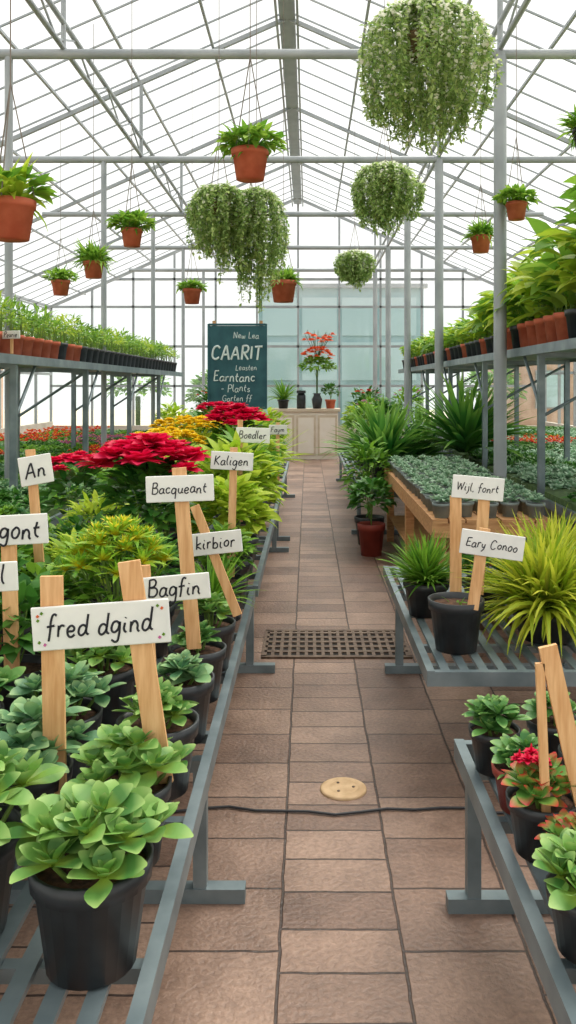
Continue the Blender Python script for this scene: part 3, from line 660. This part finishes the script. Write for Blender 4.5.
# ------------------------------------------------------------ counter
mb=MB(); X0,X1,Yc=-.75,.66,18.6
mb.box(((X0+X1)/2,Yc+.35,.52),(X1-X0,.7,1.04),'counter'); mb.box(((X0+X1)/2,Yc+.35,1.07),(X1-X0+.1,.8,.06),'counterw')
for i in range(3):
    cx=X0+(X1-X0)*(i+.5)/3; mb.box((cx,Yc-.008,.52),(.42,.02,.88),'counterw'); mb.box((cx,Yc-.015,.52),(.34,.02,.78),'counter')
mb.build('checkout_counter',((X0+X1)/2,Yc+.35,0))
def place2(name,x,y,z,r,h,pk,fn):
    mb=MB(); pot(mb,(x,y,z),r,h,pk,14); fn(mb,(x,y,z+h*.9)); mb.build(name,(x,y,z))
place2('potted_dracaena',-.55,18.9,1.1,.13,.2,'black',f_tuft('leaf',70,.5,.05))
place2('potted_leafy_plant',.5,18.9,1.1,.12,.2,'terra',f_bush('leafd',.18,.35,120,.1,.06))
mb=MB(); mb.lathe([(.001,0),(.1,0),(.1,.28),(.07,.34),(.001,.34)],(-.15,18.85,1.1),'black',14); mb.box((-.15,18.8,1.47),(.2,.2,.06),'black'); mb.build('coffee_grinder',(-.15,18.85,1.1))
mb=MB(); mb.lathe([(.001,0),(.09,0),(.12,.2),(.07,.3),(.09,.34),(.001,.33)],(.2,18.85,1.1),'black',14); mb.tube((.2,18.85,1.4),(.2,18.85,2.0),.02,'dstem',6)
bush(mb,(.2,18.85,1.75),.38,.5,300,.12,.07,'leaf',OV3); flowerdome(mb,(.2,18.85,2.15),.34,.3,30,.09,'orange',layers=2)
for q in range(14):
    a=q*GA; d=.12+.25*R.random(); mb.tube((.2,18.85,2.2),(.2+d*math.cos(a),18.85+d*math.sin(a),2.65+.2*R.random()),.006,'dstem',4); blossom(mb,(.2+d*math.cos(a),18.85+d*math.sin(a),2.58+.2*R.random()),.1,'orange',7,2)
mb.build('flower_arrangement',(.2,18.85,1.1))
for (x,y,h,k) in ((-1.3,17.6,1.3,'leaf'),(-1.9,16.8,1.5,'leafd'),(-2.5,15.9,1.2,'lime'),(1.2,17.5,1.5,'leafd'),(1.25,16.2,1.3,'leaf'),(-1.55,14.3,1.2,'leafd'),(-.85,14.8,1.0,'leaf'),(2.2,18.5,1.5,'leaf')):
    mb=MB(); pot(mb,(x,y,0),.22,.38,'terra',16); bush(mb,(x,y,.34),.38,h-.3,320,.16,.07,k,OV3)
    if k!='lime': flowerdome(mb,(x,y,h-.12),.3,.15,10,.06,'redd' if k=='leafd' else 'pink')
    mb.build('potted_flowering_shrub',(x,y,0))
# ------------------------------------------------------------ floor details
mb=MB(); gx0,gx1,gy0,gy1=-.26,.60,5.0,5.53
mb.box(((gx0+gx1)/2,(gy0+gy1)/2,.002),(gx1-gx0,gy1-gy0,.004),'hole')
for y in (gy0,gy1): mb.box(((gx0+gx1)/2,y,.006),(gx1-gx0+.03,.03,.012),'iron')
for x in (gx0,gx1): mb.box((x,(gy0+gy1)/2,.006),(.03,gy1-gy0,.012),'iron')
for x in np.arange(gx0+.05,gx1,.05): mb.box((x,(gy0+gy1)/2,.006),(.02,gy1-gy0,.01),'iron')
for y in np.arange(gy0+.095,gy1-.02,.095): mb.box(((gx0+gx1)/2,y,.007),(gx1-gx0,.034,.01),'iron')
mb.build('floor_drain_grate',((gx0+gx1)/2,(gy0+gy1)/2,0))
mb=MB(); mb.lathe([(.092,0),(.092,.006),(.086,.01),(.06,.0105),(.058,.009),(.054,.0105),(.001,.011)],(.14,3.37,0),'disc',40)
for a in (0,2.09,4.19): mb.lathe([(.006,.0105),(.006,.013),(.0005,.013)],(.14+.04*math.cos(a),3.37+.04*math.sin(a),0),'iron',8)
mb.build('utility_cover',(.14,3.37,0))
mb=MB(); pts=[(-1.3+i*.1,3.19+.02*math.sin(i*.8)+.012*math.sin(i*2.1),.007) for i in range(29)]
mb.path(pts,.005,'rubber',8); mb.build('irrigation_hose')
# ------------------------------------------------------------ light
w=bpy.data.worlds.new('World'); sc.world=w; w.use_nodes=True; nt=w.node_tree; bg=nt.nodes['Background']
bg.inputs[0].default_value=(1.0,.985,.95,1); bg.inputs[1].default_value=1.08
sd=bpy.data.lights.new('sun','SUN'); sd.energy=5.0; sd.angle=math.radians(50); sd.color=(1,.93,.82)
so=bpy.data.objects.new('sun',sd); sc.collection.objects.link(so); so.rotation_euler=(math.radians(-25),math.radians(18),0)
sc.view_settings.view_transform='Standard'; sc.view_settings.exposure=.27
# ------------------------------------------------------------ camera
cd=bpy.data.cameras.new('camera'); cam=bpy.data.objects.new('camera',cd); sc.collection.objects.link(cam); sc.camera=cam
cam.location=(0,0,1.6); cam.rotation_euler=(math.pi/2,0,0); cd.sensor_fit='VERTICAL'; cd.sensor_height=36; cd.lens=36*850/1024
cd.shift_x=-20/1024; cd.shift_y=-126/1024; cd.clip_end=200
